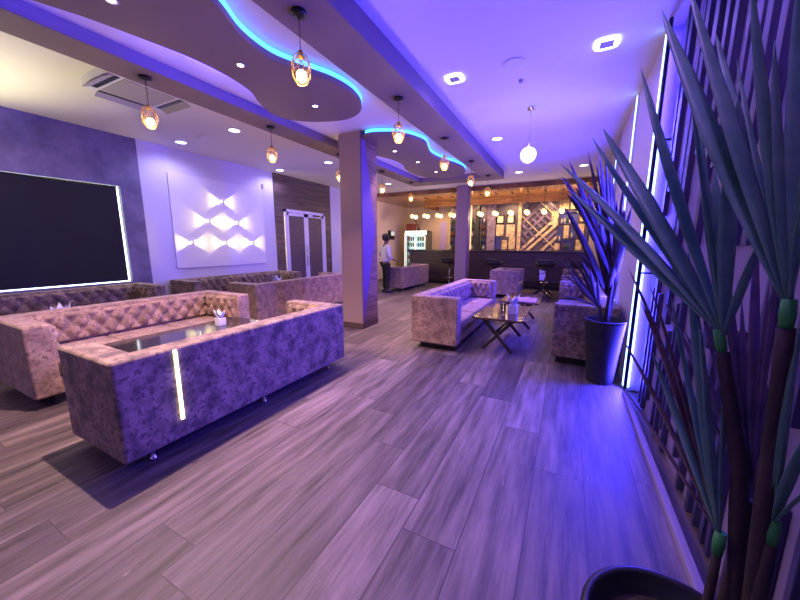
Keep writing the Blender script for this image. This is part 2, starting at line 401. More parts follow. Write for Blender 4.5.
# ---------------------------------------------------------------- left wall fittings
pb = thing('wall_panel', 'white square panel board on the pale left wall behind six wedge lights', 'panel', (XL, 5.08, 1.95))
obj('board', boxes((0, .035, -1.15, 1.12, -.96, .97), bev=.004, seg=1), m_panelw, pb)
for i, (y, z, d) in enumerate(((5.05, 2.46, 'at the top of the triangle'), (4.68, 2.0, 'left one of the middle pair'), (5.40, 2.0, 'right one of the middle pair'),
                   (4.27, 1.525, 'left end of the bottom row'), (5.04, 1.525, 'middle of the bottom row'), (5.78, 1.525, 'right end of the bottom row'))):
    t = thing('wall_light', 'small white wall light throwing two wedges, ' + d, 'wall light', (XL+.036, y, z), 0, 'six wedge wall lights')
    obj('body', boxes((0, .06, -.032, .032, -.025, .025), bev=.006), m_white, t)
    for s in (-1, 1):
        obj('lens', boxes((.01, .05, s*.034-.002, s*.034+.002, -.02, .02)), m_spotl, t)
        light('SPOT', 'wedge_beam', (.032, s*.042, 0), P_SCONCE, (1, .80, .20), t, rot=Vector((-.03, s*1.0, 0)).to_track_quat('-Z', 'Y').to_euler(), spot_size=R(76), spot_blend=.10, shadow_soft_size=.006)
# added fill lamp for the daylight that leaks over and beside the blind
light('AREA', 'daylight_leak_fill', (XL+.03, 1.25, 2.56), 34, (1, .93, .50), None, rot=Vector((.5, 0, 1)).to_track_quat('-Z', 'Y').to_euler(), shape='RECTANGLE', size=.05, size_y=3.6, spread=R(120)).visible_camera = True
# double door
t = thing('double_door', 'white framed double door with dark mottled leaves in the wood-clad wall', 'door', (XL, (DY0+DY1)/2, 0)); t['kind'] = 'structure'
hw = (DY1-DY0)/2
bm = B(); box(bm, .0, .07, -hw, -hw+.07, 0, DZ); box(bm, 0, .07, hw-.07, hw, 0, DZ); box(bm, 0, .07, -hw, hw, DZ-.08, DZ); obj('door_frame', bm, m_whitefr, t)
for s in (-1, 1):
    a, c = (s*.004, s*(hw-.072)) if s > 0 else (s*(hw-.072), s*.004)
    bm = B(); st = .085
    box(bm, .01, .055, a, a+st, .01, DZ-.085); box(bm, .01, .055, c-st, c, .01, DZ-.085); box(bm, .01, .055, a, c, .01, .12); box(bm, .01, .055, a, c, DZ-.17, DZ-.085)
    lf = obj('door_leaf', bm, m_whitefr, t)
    obj('leaf_panel', boxes((.015, .04, a+st, c-st, .12, DZ-.17)), m_doorp, lf)
    bm = B(); tube(bm, [(.09, s*.05, .85), (.09, s*.05, 1.45)], .012, 8); tube(bm, [(.05, s*.05, .9), (.09, s*.05, .9)], .008, 6); tube(bm, [(.05, s*.05, 1.4), (.09, s*.05, 1.4)], .008, 6)
    obj('door_handle', bm, m_chrome, lf)
obj('door_closer', boxes((.06, .10, .30, .58, DZ-.13, DZ-.09)), m_black, t)
tag(obj('wall_sensor', boxes((XL, XL+.03, 6.22, 6.27, 2.92, 3.04), bev=.004), m_louver), 'small grey sensor high on the pale wall left of the wood cladding', 'sensor')
# wall screen on the beige wall
t = thing('wall_screen', 'small dark framed lit screen on the beige far left wall behind the standing person', 'screen', (XL, 13.25, 1.9))
obj('frame', boxes((0, .04, -.28, .28, -.18, .22)), m_black, t); obj('display', boxes((.041, .045, -.06, .25, 0, .19)), m_fridgei, t)

# ---------------------------------------------------------------- ceiling fittings
def ac():
    t = thing('ceiling_air_conditioner', 'white square cassette air conditioner in the ceiling left of the beam', 'air conditioner', (-4.84, 2.42, ZC))
    bm = B(); s = .42
    prism(bm, spline([(s, -s+.12), (s, s-.12), (s-.12, s), (-s+.12, s), (-s, s-.12), (-s, -s+.12), (-s+.12, -s), (s-.12, -s)], 4), -.085, 0); obj('casing', bm, m_white, t)
    g = boxes((-.27, .27, -.27, .27, -.094, -.084)); obj('grille', g, m_louver, t)
    for k in range(4):
        a = k*PI/2; M = Matrix.Rotation(a, 4, 'Z')@Matrix.Translation((.37, 0, -.086))@Matrix.Rotation(R(24), 4, 'Y')
        obj('louver_flap', box(B(), -.01, .09, -.27, .27, -.004, .004, M=M), m_louver, t)
        M2 = Matrix.Rotation(a, 4, 'Z'); obj('air_slot', box(B(), .31, .365, -.27, .27, -.089, -.084, M=M2), m_black, t)
    return t
ac()
def pendant(x, y, label):
    t = thing('pendant_lamp', label, 'pendant lamp', (x, y, 3.2), 0, 'gold cage pendants on the ceiling beams')
    obj('ceiling_rose', lathe(B(), [(0, 0), (.058, 0), (.058, -.022), (.02, -.03), (0, -.03)], 20), m_black, t)
    bm = B(); tube(bm, [(0, 0, -.02), (0, 0, -.27)], .003, 6); obj('cord', bm, m_black, t)
    sh = obj('lamp_shade', lathe(B(), [(0, -.26), (.018, -.262), (.02, -.30), (.03, -.305)], 12), m_gold, t)
    # egg-shaped diamond wire cage
    bm = B(); n, lv = 8, 6; H0, H1 = -.295, -.485
    def rad(f): return .028+.046*math.sin(PI*(.10+.80*f))**.8 if f < 1 else .04
    P = [[Vector((rad(l/(lv-1))*math.cos(2*PI*(k+.5*(l % 2))/n), rad(l/(lv-1))*math.sin(2*PI*(k+.5*(l % 2))/n), H0+(H1-H0)*l/(lv-1))) for k in range(n)] for l in range(lv)]
    for l in range(lv-1):
        for k in range(n):
            o2 = (k-1) % n if l % 2 == 0 else (k+1) % n
            tube(bm, [P[l][k], P[l+1][k]], .003, 5, cap=False); tube(bm, [P[l][k], P[l+1][o2]], .003, 5, cap=False)
    for l in (0, lv-1):
        for k in range(n): tube(bm, [P[l][k], P[l][(k+1) % n]], .003, 5, cap=False)
    obj('wire_cage', bm, m_gold, sh)
    obj('bulb', sphere(B(), (0, 0, -.435), .040, sz=1.1, n=12), m_bulb, sh)
    light('POINT', 'bulb_light', (0, 0, -.52), P_PEND, WARM, t, shadow_soft_size=.03)
    return t
PY = (2.09, 3.70, 5.33, 6.96, 8.55)
ordn = ('nearest the camera', 'second from the camera', 'third from the camera', 'fourth from the camera', 'fifth and farthest')
first = None
for bx, side in ((-1.92, 'right'), (-4.04, 'left')):
    for y, od in zip(PY, ordn):
        lab = 'gold cage pendant lamp under the %s ceiling beam, %s' % (side, od)
        if first is None: first = pendant(bx, y, lab)
        else:
            c = copy_tree(first); c.location = (bx, y, 3.2); c['label'] = lab
def island_spot(x, y, e, label, ang=92):
    t = thing('recessed_spotlight', label, 'spotlight', (x, y, 3.2), 0, 'warm spotlights in the wavy islands')
    obj('trim_ring', lathe(B(), [(.028, -.001), (.042, -.001), (.042, -.006), (.028, -.006), (.028, -.001)], 20), m_white, t)
    obj('lens', lathe(B(), [(0, -.004), (.028, -.004), (.028, -.001)], 20), m_spotl, t)
    light('SPOT', 'spot_beam', (0, 0, -.012), e, NEUT if e < P_ISL_MAIN else (1, .66, .58), t, spot_size=R(ang if e < P_ISL_MAIN else 118), spot_blend=.5, shadow_soft_size=.02)
for (x, y), e, d in zip(((-3.02, 1.40), (-2.95, 2.38), (-2.95, 3.43), (-3.0, 5.63), (-2.94, 6.55), (-2.94, 7.60)), (P_ISL_MAIN, P_ISL, P_ISL, P_ISL*1.4, P_ISL*1.5, P_ISL*1.7),
                       ('nearer island, closest to the camera', 'nearer island, its middle one', 'nearer island, at its rounded far end', 'farther island, its first one', 'farther island, its middle one', 'farther island, its last one')):
    island_spot(x, y, e, 'tiny warm recessed spotlight in the ' + d)
def down_round(x, y, label, e=P_DOWN, col=COOL):
    t = thing('round_downlight', label, 'downlight', (x, y, ZC), 0, 'round recessed downlights')
    obj('trim_ring', lathe(B(), [(.085, -.0005), (.105, -.0005), (.10, -.010), (.085, -.010)], 28), m_white, t)
    obj('diffuser', lathe(B(), [(0, -.008), (.086, -.008), (.086, -.002)], 28), m_down, t)
    light('SPOT', 'down_beam', (0, 0, -.02), e, col, t, spot_size=R(160), spot_blend=.6, shadow_soft_size=.08)
for x, y, d in ((-5.19, 3.97, 'in the left ceiling above the second row of sofas'), (-6.69, 3.95, 'near the pale left wall, above the wedge lights'), (-6.83, 6.48, 'by the left wall where the wood cladding starts'),
                (-5.19, 6.42, 'in the left ceiling just left of the thick column'), (-5.25, 9.42, 'in the left ceiling just right of the thick column'), (-1.31, 6.40, 'in the right ceiling beside the beam, nearer one'),
                (-1.33, 9.48, 'in the right ceiling beside the end of the beam'), (.17, 9.37, 'in the right ceiling close to the bar and right wall')):
    down_round(x, y, 'white round recessed downlight ' + d, P_DOWN if x > -5 else P_DOWN*1.7, COOL if x > -5 else (.55, .50, 1) if x < -6 else (1, .80, .66))
for x, y in ((-6.4, 1.2), (-5.2, -1.2), (-6.6, -1.2), (-1.33, -1.0)):  # fill lamps out of view, added to brighten the room
    down_round(x, y, 'added unseen fill lamp shaped as a round downlight, over the nearer floor', P_DOWN*1.2, (1, .70, .62) if x < -2 else COOL)
def down_square(x, y, label, e=P_DOWN, col=COOL):
    t = thing('square_downlight', label, 'downlight', (x, y, ZC), 0, 'square ring downlights')
    s = .10; bm = B()
    o = spline([(s, -s*.6), (s, s*.6), (s*.6, s), (-s*.6, s), (-s, s*.6), (-s, -s*.6), (-s*.6, -s), (s*.6, -s)], 4)
    prism(bm, o, -.012, 0); obj('light_ring', bm, m_downr, t)
    obj('centre_plate', boxes((-.058, .058, -.058, .058, -.018, -.011), bev=.004), m_louver, t)
    light('SPOT', 'down_beam', (0, 0, -.03), e, col, t, spot_size=R(165), spot_blend=.6, shadow_soft_size=.09)
down_square(.17, 3.98, 'square ring downlight in the right ceiling, near the top right palm leaves')
down_square(.17, 1.25, 'added unseen violet fill lamp in the right ceiling above the nearest plant', 80, (.45, .20, 1))  # added out of view to light the near leaves
down_square(-1.33, 3.97, 'square ring downlight in the right ceiling beside the beam')
tag(obj('ceiling_speaker', lathe(B(), [(0, -.008), (.085, -.010), (.10, -.012), (.115, -.006), (.115, 0)], 28, c=(-.67, 3.95, ZC)), m_ceil), 'round pale ceiling speaker between the two square downlights', 'speaker')
tag(obj('ceiling_sensor', lathe(B(), [(0, -.03), (.02, -.028), (.026, -.01), (.03, 0)], 14, c=(-.65, 4.36, ZC)), m_louver), 'tiny dark ceiling sensor beyond the round speaker', 'sensor')
tag(obj('ceiling_sensor', lathe(B(), [(0, -.05), (.03, -.045), (.045, -.02), (.055, 0)], 16, c=(-.68, 9.54, ZC)), m_white), 'small white smoke detector in the ceiling before the bar', 'sensor')
tag(obj('ceiling_sensor', lathe(B(), [(0, -.02), (.09, -.02), (.10, 0)], 20, c=(-6.02, 3.96, ZC)), m_ceil), 'flat round vent cover between two downlights in the left ceiling', 'vent')
t = thing('globe_pendant', 'glowing white ball pendant hanging from the right ceiling', 'pendant lamp', (-.62, 5.23, ZC))
obj('ceiling_rose', lathe(B(), [(0, -.03), (.05, -.03), (.06, -.012), (.06, 0)], 18), m_chrome, t)
bm = B(); tube(bm, [(0, 0, -.03), (0, 0, -.53)], .0025, 6); obj('cord', bm, m_chrome, t)
obj('globe', sphere(B(), (.0, 0, -.63), .105, n=24), m_globew, t)
light('POINT', 'globe_light', (0, 0, -.78), 8, (1, .6, .7), t, shadow_soft_size=.1)

# ---------------------------------------------------------------- right wall: light strips, frame, slats
def wall_led(x, y, z0, z1, label, e, wdt=.03):
    t = thing('vertical_light_strip', label, 'light strip', (x, y, 0), 0, 'vertical light strips on the right wall')
    obj('channel', boxes((-.008, .012, -wdt/2-.004, wdt/2+.004, z0, z1)), m_white, t)
    obj('diffuser', boxes((-.014, -.0075, -wdt/2, wdt/2, z0+.01, z1-.01)), m_ledv, t)
    if e:
        light('AREA', 'strip_light', (-.03, 0, (z0+z1)/2-.25), e, BLUE, t, rot=(0, R(90), R(38) if y < 4.5 else 0), shape='RECTANGLE', size=z1-z0-.6, size_y=.05)
        if y < 4.5:      # this one stands on the corner and also shines along the recess
            obj('front_diffuser', boxes((.016, .04, -wdt/2-.010, -wdt/2-.005, z0+.01, z1-.9)), m_ledv, t)
            light('AREA', 'strip_light', (.03, -.06, (z0+z1)/2), e*.07, BLUE, t, rot=(R(90), R(90), 0), shape='RECTANGLE', size=z1-z0-.1, size_y=.04)
wall_led(XR-.012, 3.985, 0.02, 3.38, 'bright vertical light strip beside the black tube frame on the right wall', P_LEDW, .055)
wall_led(XR-.012, 5.40, 0.0, 3.38, 'vertical light strip behind the nearer end of the right wall sofa', P_LEDW, .07)
wall_led(XR-.012, 7.2, .9, 3.2, 'thin vertical light strip farthest along the right wall', P_LEDW*.6, .02)
t = thing('metal_tube_frame', 'thin black tube frame standing from floor to ceiling at the slatted recess', 'frame', (.62, 3.80, 0))
bm = B(); tube(bm, [(0, 0, 0), (0, 0, 3.39)], .016, 8); obj('post', bm, m_black, t)
for z in (.05, 1.24, 2.42):
    bm = B(); tube(bm, [(0, 0, z), (RX-.62, 0, z)], .010, 6); obj('rung', bm, m_black, t)
# slats: (y centre, z0, z1)
rs = random.Random(3)
slats = []
y = 3.66
while y > .3:
    wd = rs.choice((.045, .06, .08))
    slats.append((y, rs.choice((2.1, 1.75, 2.45, 1.5, 1.95, .95)) if rs.random() < .85 else .9, 3.38, wd)); y -= rs.choice((.085, .11, .14))
y = 3.62
while y > .3:
    if rs.random() < .9:
        z0 = rs.choice((.02, .02, .02, .15)); slats.append((y, z0, z0+rs.choice((.85, 1.1, .6, 1.3, .95)), rs.choice((.03, .04))))
    y -= rs.choice((.08, .11, .14))
slats.sort(key=lambda s: -s[0])
used = []
t = thing('slat_wall_feature', 'navy vertical slats of uneven length fixed on the lilac recess wall', 'slatted panel', (RX, 2.0, 0))
for (y, z0, z1, wd) in slats:
    if any(abs(y-a) < (wd+c)/2+.01 and z0 < b1 and z1 > b0 for a, b0, b1, c in used): continue
    used.append((y, z0, z1, wd))
    obj('slat', boxes((-.035, -.002, y-2.0-wd/2, y-2.0+wd/2, z0, z1), bev=.003, seg=1), m_slat, t)

# ---------------------------------------------------------------- sofas
def tuft(bm, W, H, nu, nv, place, depth=.07):
    """diamond buttoned pad W x H, outward normal from place(u, v, h)"""
    gu, gv = max(8, int(W/.016)), max(6, int(H/.016)); pu = W/nu; pv = H/nv
    g = []
    for i in range(gu+1):
        row = []
        for j in range(gv+1):
            u, v = W*i/gu, H*j/gv
            p, q = u/pu+v/(2*pv), u/pu-v/(2*pv)
            h = (abs(math.sin(PI*p))*abs(math.sin(PI*q)))**.55
            ed = min(1, min(u, W-u)/.03)*min(1, min(v, H-v)/.03)
            row.append(bm.verts.new(place(u, v, depth*(.25+.75*h)*ed)))
        g.append(row)
    fs = []
    for i in range(gu):
        for j in range(gv):
            f = bm.faces.new((g[i][j], g[i+1][j], g[i+1][j+1], g[i][j+1])); f.smooth = True; fs.append(f)
    return fs
def sofa(x0, x1, y0, y1, face, label, mat=m_velvet, pad=None, legs='chrome', H=.78, name='sofa', ncush=3, group='velvet tufted sofas', detail=True):
    W, L = x1-x0, y1-y0; pad = pad or mat
    t = thing(name, label, 'sofa' if name == 'sofa' else 'armchair', ((x0+x1)/2, (y0+y1)/2, 0), 0 if face > 0 else PI, group)
    hw, hl = W/2, L/2; A, K = .19, .19; zb = .10
    bm = boxes((-hw+.03, hw-.03, -hl+.03, hl-.03, zb, .27), bev=.008); obj('base', bm, mat, t)
    bm = boxes((-hw, -hw+K, -hl, hl, zb, H), bev=.022, seg=3)
    wi, hi = L-2*A-.02, H-.42-.03
    if detail:
        tuft(bm, wi, hi, max(3, round(wi/.17)), 3, lambda u, v, h: Vector((-hw+K-.002+h, -wi/2+u, .425+v)))
    obj('backrest', bm, [mat], t, False)
    for s in (-1, 1):
        a, b = (hl-A, hl) if s > 0 else (-hl, -hl+A)
        bm = boxes((-hw+K-.05, hw, a+.0008*(s < 0), b-.0008*(s > 0), zb+.001, H-.001), bev=.022, seg=3)
        di = W-K-.08
        if detail:
            yy = (hl-A) if s > 0 else (-hl+A)
            fs = tuft(bm, di, hi, 4, 3, lambda u, v, h: Vector((-hw+K+.02+u, yy-s*(h-.002), .425+v)))
            if s > 0: bmesh.ops.reverse_faces(bm, faces=fs)
        obj('armrest', bm, mat, t)
    sl = (L-2*A-.01)/ncush
    for k in range(ncush):
        a = -hl+A+.005+k*sl
        obj('seat_cushion', boxes((-hw+K+.004, hw+.0, a+.003, a+sl-.003, .272, .42), bev=.03, seg=3), pad, t)
    if legs == 'chrome':
        for lx in (-hw+.10, hw-.10):
            for ly in ((-hl+.2, 0, hl-.2) if L > 1.5 else (-hl+.12, hl-.12)):
                bm = lathe(B(), [(0, 0), (.026, 0), (.022, .012), (.013, .02), (.016, .09), (.028, .101), (0, .101)], 14, c=(lx, ly, 0)); obj('leg', bm, m_chrome, t)
    else:
        obj('plinth', boxes((-hw+.10, hw-.06, -hl+.14, hl-.10, 0, zb+.002)), m_dark, t)
    return t
sA = sofa(-3.18, -2.40, .86, 3.17, -1, 'nearest taupe velvet sofa seen from behind, a glowing streak on its back')
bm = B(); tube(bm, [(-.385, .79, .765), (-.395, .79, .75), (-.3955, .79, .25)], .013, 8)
# bright streak built as an emissive tube lies on the rear face (local -x is the back), so it faces the camera side
lb = obj('glow_streak', bm, m_streak, sA); tag(lb, 'narrow glowing warm white streak')
sofa(-5.06, -4.14, .93, 3.20, 1, 'rose taupe tufted sofa at left facing the nearest sofa across a table', m_velvet2, legs='plinth')
sofa(-7.20, -6.38, .55, 3.24, 1, 'dark tufted sofa along the left wall under the black blind', m_velvet)
sofa(-5.75, -4.95, 3.98, 6.72, -1, 'rose taupe sofa seen from behind, left of the thick column', m_velvet2)
sofa(-7.18, -6.36, 3.72, 6.60, 1, 'dark tufted sofa along the left wall under the white light panel', m_velvet)
sofa(-1.97, -1.27, 4.20, 6.88, 1, 'mid room tufted sofa with its near arm to the camera, right of the column', m_velvet2, legs='plinth')
sofa(-1.95, -1.17, 9.45, 10.75, 1, 'small velvet loveseat behind the mid room sofa, before the bar', m_velvet2, ncush=2, group='far velvet seats')
sofa(-5.34, -4.64, 9.25, 11.45, -1, 'plain rose sofa back beside the standing person', m_velvet2, group='far velvet seats')
sofa(-.10, .60, 4.42, 7.45, -1, 'velvet sofa along the right wall behind the charcoal planter', m_velvet, legs='plinth')
sofa(-.10, .60, 8.70, 11.20, -1, 'farther velvet sofa along the right wall near the bar', m_velvet, legs='plinth', group='far velvet seats')

# ---------------------------------------------------------------- tables and what is on them
def table(x0, x1, y0, y1, z, label, mat, name='coffee_table'):
    t = thing(name, label, 'table', ((x0+x1)/2, (y0+y1)/2, 0), 0, 'glossy coffee tables on crossed legs')
    hx, hy = (x1-x0)/2, (y1-y0)/2
    obj('tabletop', boxes((-hx, hx, -hy, hy, z-.03, z), bev=.005), mat, t)
    for s in (-1, 1):
        yy = s*(hy-.12)
        for q in (-1, 1):
            a = math.atan2(z-.04, 2*hx-.26)*q; Ln = math.hypot(z-.04, 2*hx-.26)
            M = Matrix.Translation((0, yy+q*.016, (z-.03)/2+.003))@Matrix.Rotation(-a, 4, 'Y')
            bm = B(); box(bm, -Ln/2+.01, Ln/2-.01, -.015, .015, -.022, .022, M=M)
            for v in bm.verts: v.co.z = min(max(v.co.z, 0), z-.03)
            obj('leg', bm, m_legm, t)
    obj('stretcher', boxes((-.015, .015, -hy+.12, hy-.12, (z-.03)/2-.012, (z-.03)/2+.012)), m_legm, t)
    return t
table(-1.14, -.46, 4.47, 5.66, .50, 'glossy brown table on crossed legs in front of the mid room sofa', m_gloss)
table(-1.05, -.38, 6.0, 7.15, .50, 'second brown table behind the glossy one, a pink folded cloth on it', m_gloss)
table(-1.0, -.2, 9.85, 10.75, .52, 'dark far table with white tissues near the bar stools', m_glossg)
table(-4.02, -3.34, 1.38, 2.85, .52, 'dark glossy table between the two nearest sofas', m_glossg)
table(-6.15, -5.45, 1.2, 2.6, .43, 'dark table between the left wall sofa and the rose sofa', m_glossg)
table(-6.3, -5.85, 4.3, 5.9, .43, 'dark table between the far left wall sofa and the sofa back', m_glossg)
def tissues(x, y, z, label, s=1.0, seed=1):
    t = thing('tissue_holder', label, 'tissue holder', (x, y, z), 0, 'holders with white tissues')
    obj('holder', boxes((-.05*s, .05*s, -.05*s, .05*s, 0, .10*s), bev=.004), m_napkin, t)
    rr = random.Random(seed); bm = B()
    for k in range(5):
        a = k*2*PI/5+rr.random()*.5; d = Vector((math.cos(a), math.sin(a), 0)); p = Vector((-d.y, d.x, 0))
        base = [bm.verts.new(Vector((0, 0, .09*s))-p*.03*s), bm.verts.new(Vector((0, 0, .09*s))+p*.03*s)]
        m = [bm.verts.new(d*.045*s-p*.04*s+Vector((0, 0, .15*s))), bm.verts.new(d*.045*s+p*.04*s+Vector((0, 0, .145*s)))]
        tp = bm.verts.new(d*.075*s+Vector((0, 0, (.19+.05*rr.random())*s)))
        bm.faces.new((base[0], base[1], m[1], m[0])); bm.faces.new((m[0], m[1], tp))
    o = obj('tissue', bm, m_napkin, t); md = o.modifiers.new('thickness', 'SOLIDIFY'); md.thickness = .002
tissues(-.66, 4.95, .501, 'white tissues in a pale holder on the glossy brown table', 1.25, 2)
tissues(-.62, 10.2, .521, 'white tissues on the dark far table before the bar', 1.3, 4)
tissues(-5.62, 1.62, .431, 'white tissue tip showing over the back of the rose sofa', 1.4, 5)
tissues(-5.98, 5.4, .431, 'white tissue tip behind the left sofa back, by the wedge lights', 1.6, 6)
tissues(-3.72, 2.45, .521, 'white tissues on the dark table between the nearest sofas', .9, 7)
bm = B(); n = 24
for i in range(n+1):
    for j in range(9):
        u, v = i/n, j/8
        bm.verts.new((-.86+u*.42, 6.08+v*.5, .506+.035*math.sin(PI*u)*math.sin(PI*v)*(1+.3*math.sin(9*u+3*v))))
bm.verts.ensure_lookup_table()
for i in range(n):
    for j in range(8): f = bm.faces.new((bm.verts[i*9+j], bm.verts[(i+1)*9+j], bm.verts[(i+1)*9+j+1], bm.verts[i*9+j+1])); f.smooth = True
o = obj('folded_cloth', bm, m_pink); o.modifiers.new('thickness', 'SOLIDIFY').thickness = .004
tag(o, 'pink folded cloth lying on the second brown table', 'cloth')
def vase(x, y, z, label, s=1):
    t = thing('glass_tumbler', label, 'glass', (x, y, z), 0, 'glasses on the glossy brown table')
    obj('bowl', lathe(B(), [(0, 0), (.026*s, 0), (.032*s, .11*s), (.030*s, .11*s), (.024*s, .006), (0, .006)], 16), m_glass, t)
vase(-.80, 4.98, .501, 'clear tumbler beside the white tissues on the brown table', 1.2)

# ---------------------------------------------------------------- bar
BX0, BX1, BY = -5.72, .60, 12.0
t = thing('bar_counter', 'long dark slatted bar counter across the back of the room', 'bar counter', ((BX0+BX1)/2, BY+.3, 0))
hx = (BX1-BX0)/2
obj('front_panel', boxes((-hx, hx, -.30, -.26, .10, 1.24)), m_barfront, t)
obj('side_panel', boxes((-hx, -hx+.04, -.26, .30, .0, 1.24)), m_barfront, t)
obj('side_panel', boxes((hx-.04, hx, -.26, .30, .0, 1.24)), m_barfront, t)
obj('plinth', boxes((-hx, hx, -.24, -.2, 0, .10)), m_dark, t)
obj('worktop', boxes((-hx-.03, hx, -.36, .36, 1.24, 1.30), bev=.006), m_counter, t)
bm = B(); tube(bm, [(-hx+.1, -.38, .22), (hx-.1, -.38, .22)], .02, 8)
for k in range(6): xx = -hx+.3+k*(2*hx-.6)/5; tube(bm, [(xx, -.38, .22), (xx, -.30, .22)], .012, 6)
obj('foot_rail', bm, m_legm, t)
# canopy over the bar
struct('ceiling_bar', boxes((XL, XR, 11.15, YB, 3.28, 3.399)), m_barceil)
struct('trim_2', boxes((XL, XR, 11.10, 11.15, 3.26, 3.399)), m_barceil)
struct('trim_3', boxes((-5.6, XR, 13.3, 13.36, 3.06, 3.28)), m_barband)
struct('trim_4', boxes((-5.66, -5.6, 13.3, YB, 3.06, 3.28)), m_barband)
# globe lamps in pairs over the counter
xs = [-5.6+.53*k for k in range(12)]
dirs = ['leftmost, above the open end of the counter', 'second from the left', 'third from the left', 'fourth from the left, left of the slim column', 'fifth, half hidden by the slim column', 'sixth, just right of the slim column',
        'seventh, over the mauve board', 'eighth, over the amber cubbies', 'ninth, left of the diagonal boards', 'tenth, over the middle of the diagonal boards', 'eleventh, over the right diagonal boards', 'twelfth, nearest the planter leaves']
first = None
for x, d in zip(xs, dirs):
    lab = 'twin yellow globe lamp over the bar, ' + d
    if first is None:
        first = t = thing('twin_globe_lamp', lab, 'pendant lamp', (x, 12.15, 3.28), 0, 'twin globe lamps over the bar')
        bm = B(); tube(bm, [(0, -.18, 0), (0, -.18, -.58)], .004, 6); tube(bm, [(0, .18, 0), (0, .18, -.58)], .004, 6); obj('cord', bm, m_black, t)
        obj('canopy_bar', boxes((-.02, .02, -.22, .22, -.015, -.001)), m_black, t)
        for s in (-1, 1): obj('globe', sphere(B(), (0, s*.18, -.68), .078, n=16), m_globe, t)
        light('POINT', 'globe_light', (0, 0, -.78), P_BAR/12, WARM, t, shadow_soft_size=.1)
    else:
        c = copy_tree(first); c.location.x = x; c['label'] = lab

# back wall display
DYY = 14.2
t = thing('bar_back_display', 'tall bar display wall of diagonal boards, cubbies and shelves behind the counter', 'display wall', (0, DYY, 0))
X = lambda px, y=DYY: at(px, 250, y).x
Z = lambda py, y=DYY: at(530, py, y).z
obj('back_board', boxes((X(449), XR-.01, .12, .16, 0, 3.22)), m_greyb, t)
obj('vertical_board', boxes((X(486), X(494), .02, .12, 1.1, 3.22)), m_mauve, t)
obj('vertical_board', boxes((X(474.5), X(478), .0, .12, 1.1, 3.22)), m_black, t)
obj('vertical_board', boxes((X(516), X(519.5), .02, .12, 1.1, 3.22)), m_cream, t)
obj('lit_board', boxes((X(467), X(470), .06, .12, 1.1, 3.22)), m_nichelit, t)
# diagonal boards between px 520 and 556
xc0, xc1, zc0, zc1 = X(520), X(556), 1.25, 3.18
def diag(cx, cz, ln, wd, ang, dep, mat):
    """board cut by the panel's rectangle"""
    bm = B(); M = Matrix.Translation((cx, 0, cz))@Matrix.Rotation(ang, 4, 'Y')
    box(bm, -ln/2, ln/2, dep, .118, -wd/2, wd/2, M=M)
    for co, no in (((xc0, 0, 0), (-1, 0, 0)), ((xc1, 0, 0), (1, 0, 0)), ((0, 0, zc0), (0, 0, -1)), ((0, 0, zc1), (0, 0, 1))):
        r = bmesh.ops.bisect_plane(bm, geom=bm.verts[:]+bm.edges[:]+bm.faces[:], plane_co=co, plane_no=no, clear_outer=True)
        e = [g for g in r['geom_cut'] if isinstance(g, bmesh.types.BMEdge)]
        if e:
            try: bmesh.ops.contextual_create(bm, geom=e)
            except Exception: pass
    if len(bm.faces) > 2: obj('diagonal_board', bm, mat, t)
    else: bm.free()
cxm, czm = (xc0+xc1)/2, (zc0+zc1)/2; ds = [m_mauve, m_greyb, m_cream, m_mauve, m_greyb, m_cream]
k = 0
for i in range(-7, 8):
    s = .14*i
    a = R(-45); nx_, nz_ = -math.sin(-a), math.cos(-a)
    up_left = i < 0
    # boards running up to the right
    diag(cxm+s*.95, czm-s*.95, 3.2 if i in (1, 2, 4) else .62+.25*((i*7) % 3), .10, R(-45), .05, m_cream if i in (1, 2, 4, -6) else (m_mauve if i % 2 else m_greyb))
for i in range(-6, 7):
    s = .155*i
    diag(cxm+s*.95-.1, czm+s*.95+.15, 3.0 if i in (-1, 3) else .5+.2*((i*5) % 3), .035 if i % 2 else .07, R(45), .03, m_cream if i in (-1, 3) else m_mauve)
# cubbies
cub = [(495, 503, 214, 223, 'm'), (505, 513, 214, 223, 'm'), (495, 503, 224, 236, 'c'), (505, 514, 224, 237, 'c'), (494, 501, 237, 250, 'd'), (501, 507, 240, 250, 'c'), (508, 515, 236, 250, 'c'),
       (549, 556, 212, 226, 'c'), (562, 568, 226, 239, 'c'), (577, 584, 198, 211, 'm'), (577, 584, 211, 223, 'c'), (576, 583, 225, 238, 'c'), (575, 582, 240, 250, 'c'), (554, 560, 243, 250, 'c'),
       (557, 576, 213, 225, 'n'), (568, 575, 226, 239, 'n'), (561, 574, 240, 250, 'n'), (556, 562, 227, 242, 'n'), (585, 594, 198, 211, 'n'), (585, 594, 212, 250, 'n'), (556, 566, 200, 211, 'c'), (567, 576, 199, 211, 'c')]
for a, b, c, d, k in cub:
    x0, x1, z1, z0 = X(a), X(b)-.03, Z(c), Z(d)+.02
    if k == 'c': obj('cream_board', boxes((x0, x1, .04, .118, z0, z1)), m_cream, t)
    elif k == 'n' or k == 'd':
        bm = B(); q = .02
        box(bm, x0, x0+q, 0, .118, z0, z1); box(bm, x1-q, x1, 0, .118, z0, z1); box(bm, x0, x1, 0, .118, z0, z0+q); box(bm, x0, x1, 0, .118, z1-q, z1); box(bm, x0, x1, .10, .119, z0, z1)
        obj('niche', bm, m_navy, t)
    else:
        bm = B(); q = .03
        box(bm, x0, x0+q, 0, .118, z0, z1); box(bm, x1-q, x1, 0, .118, z0, z1); box(bm, x0, x1, 0, .118, z0, z0+q); box(bm, x0, x1, 0, .118, z1-q, z1)
        o = obj('niche', bm, m_black, t); obj('lit_back', boxes((x0+q, x1-q, .10, .117, z0+q, z1-q)), m_nichelit, o)
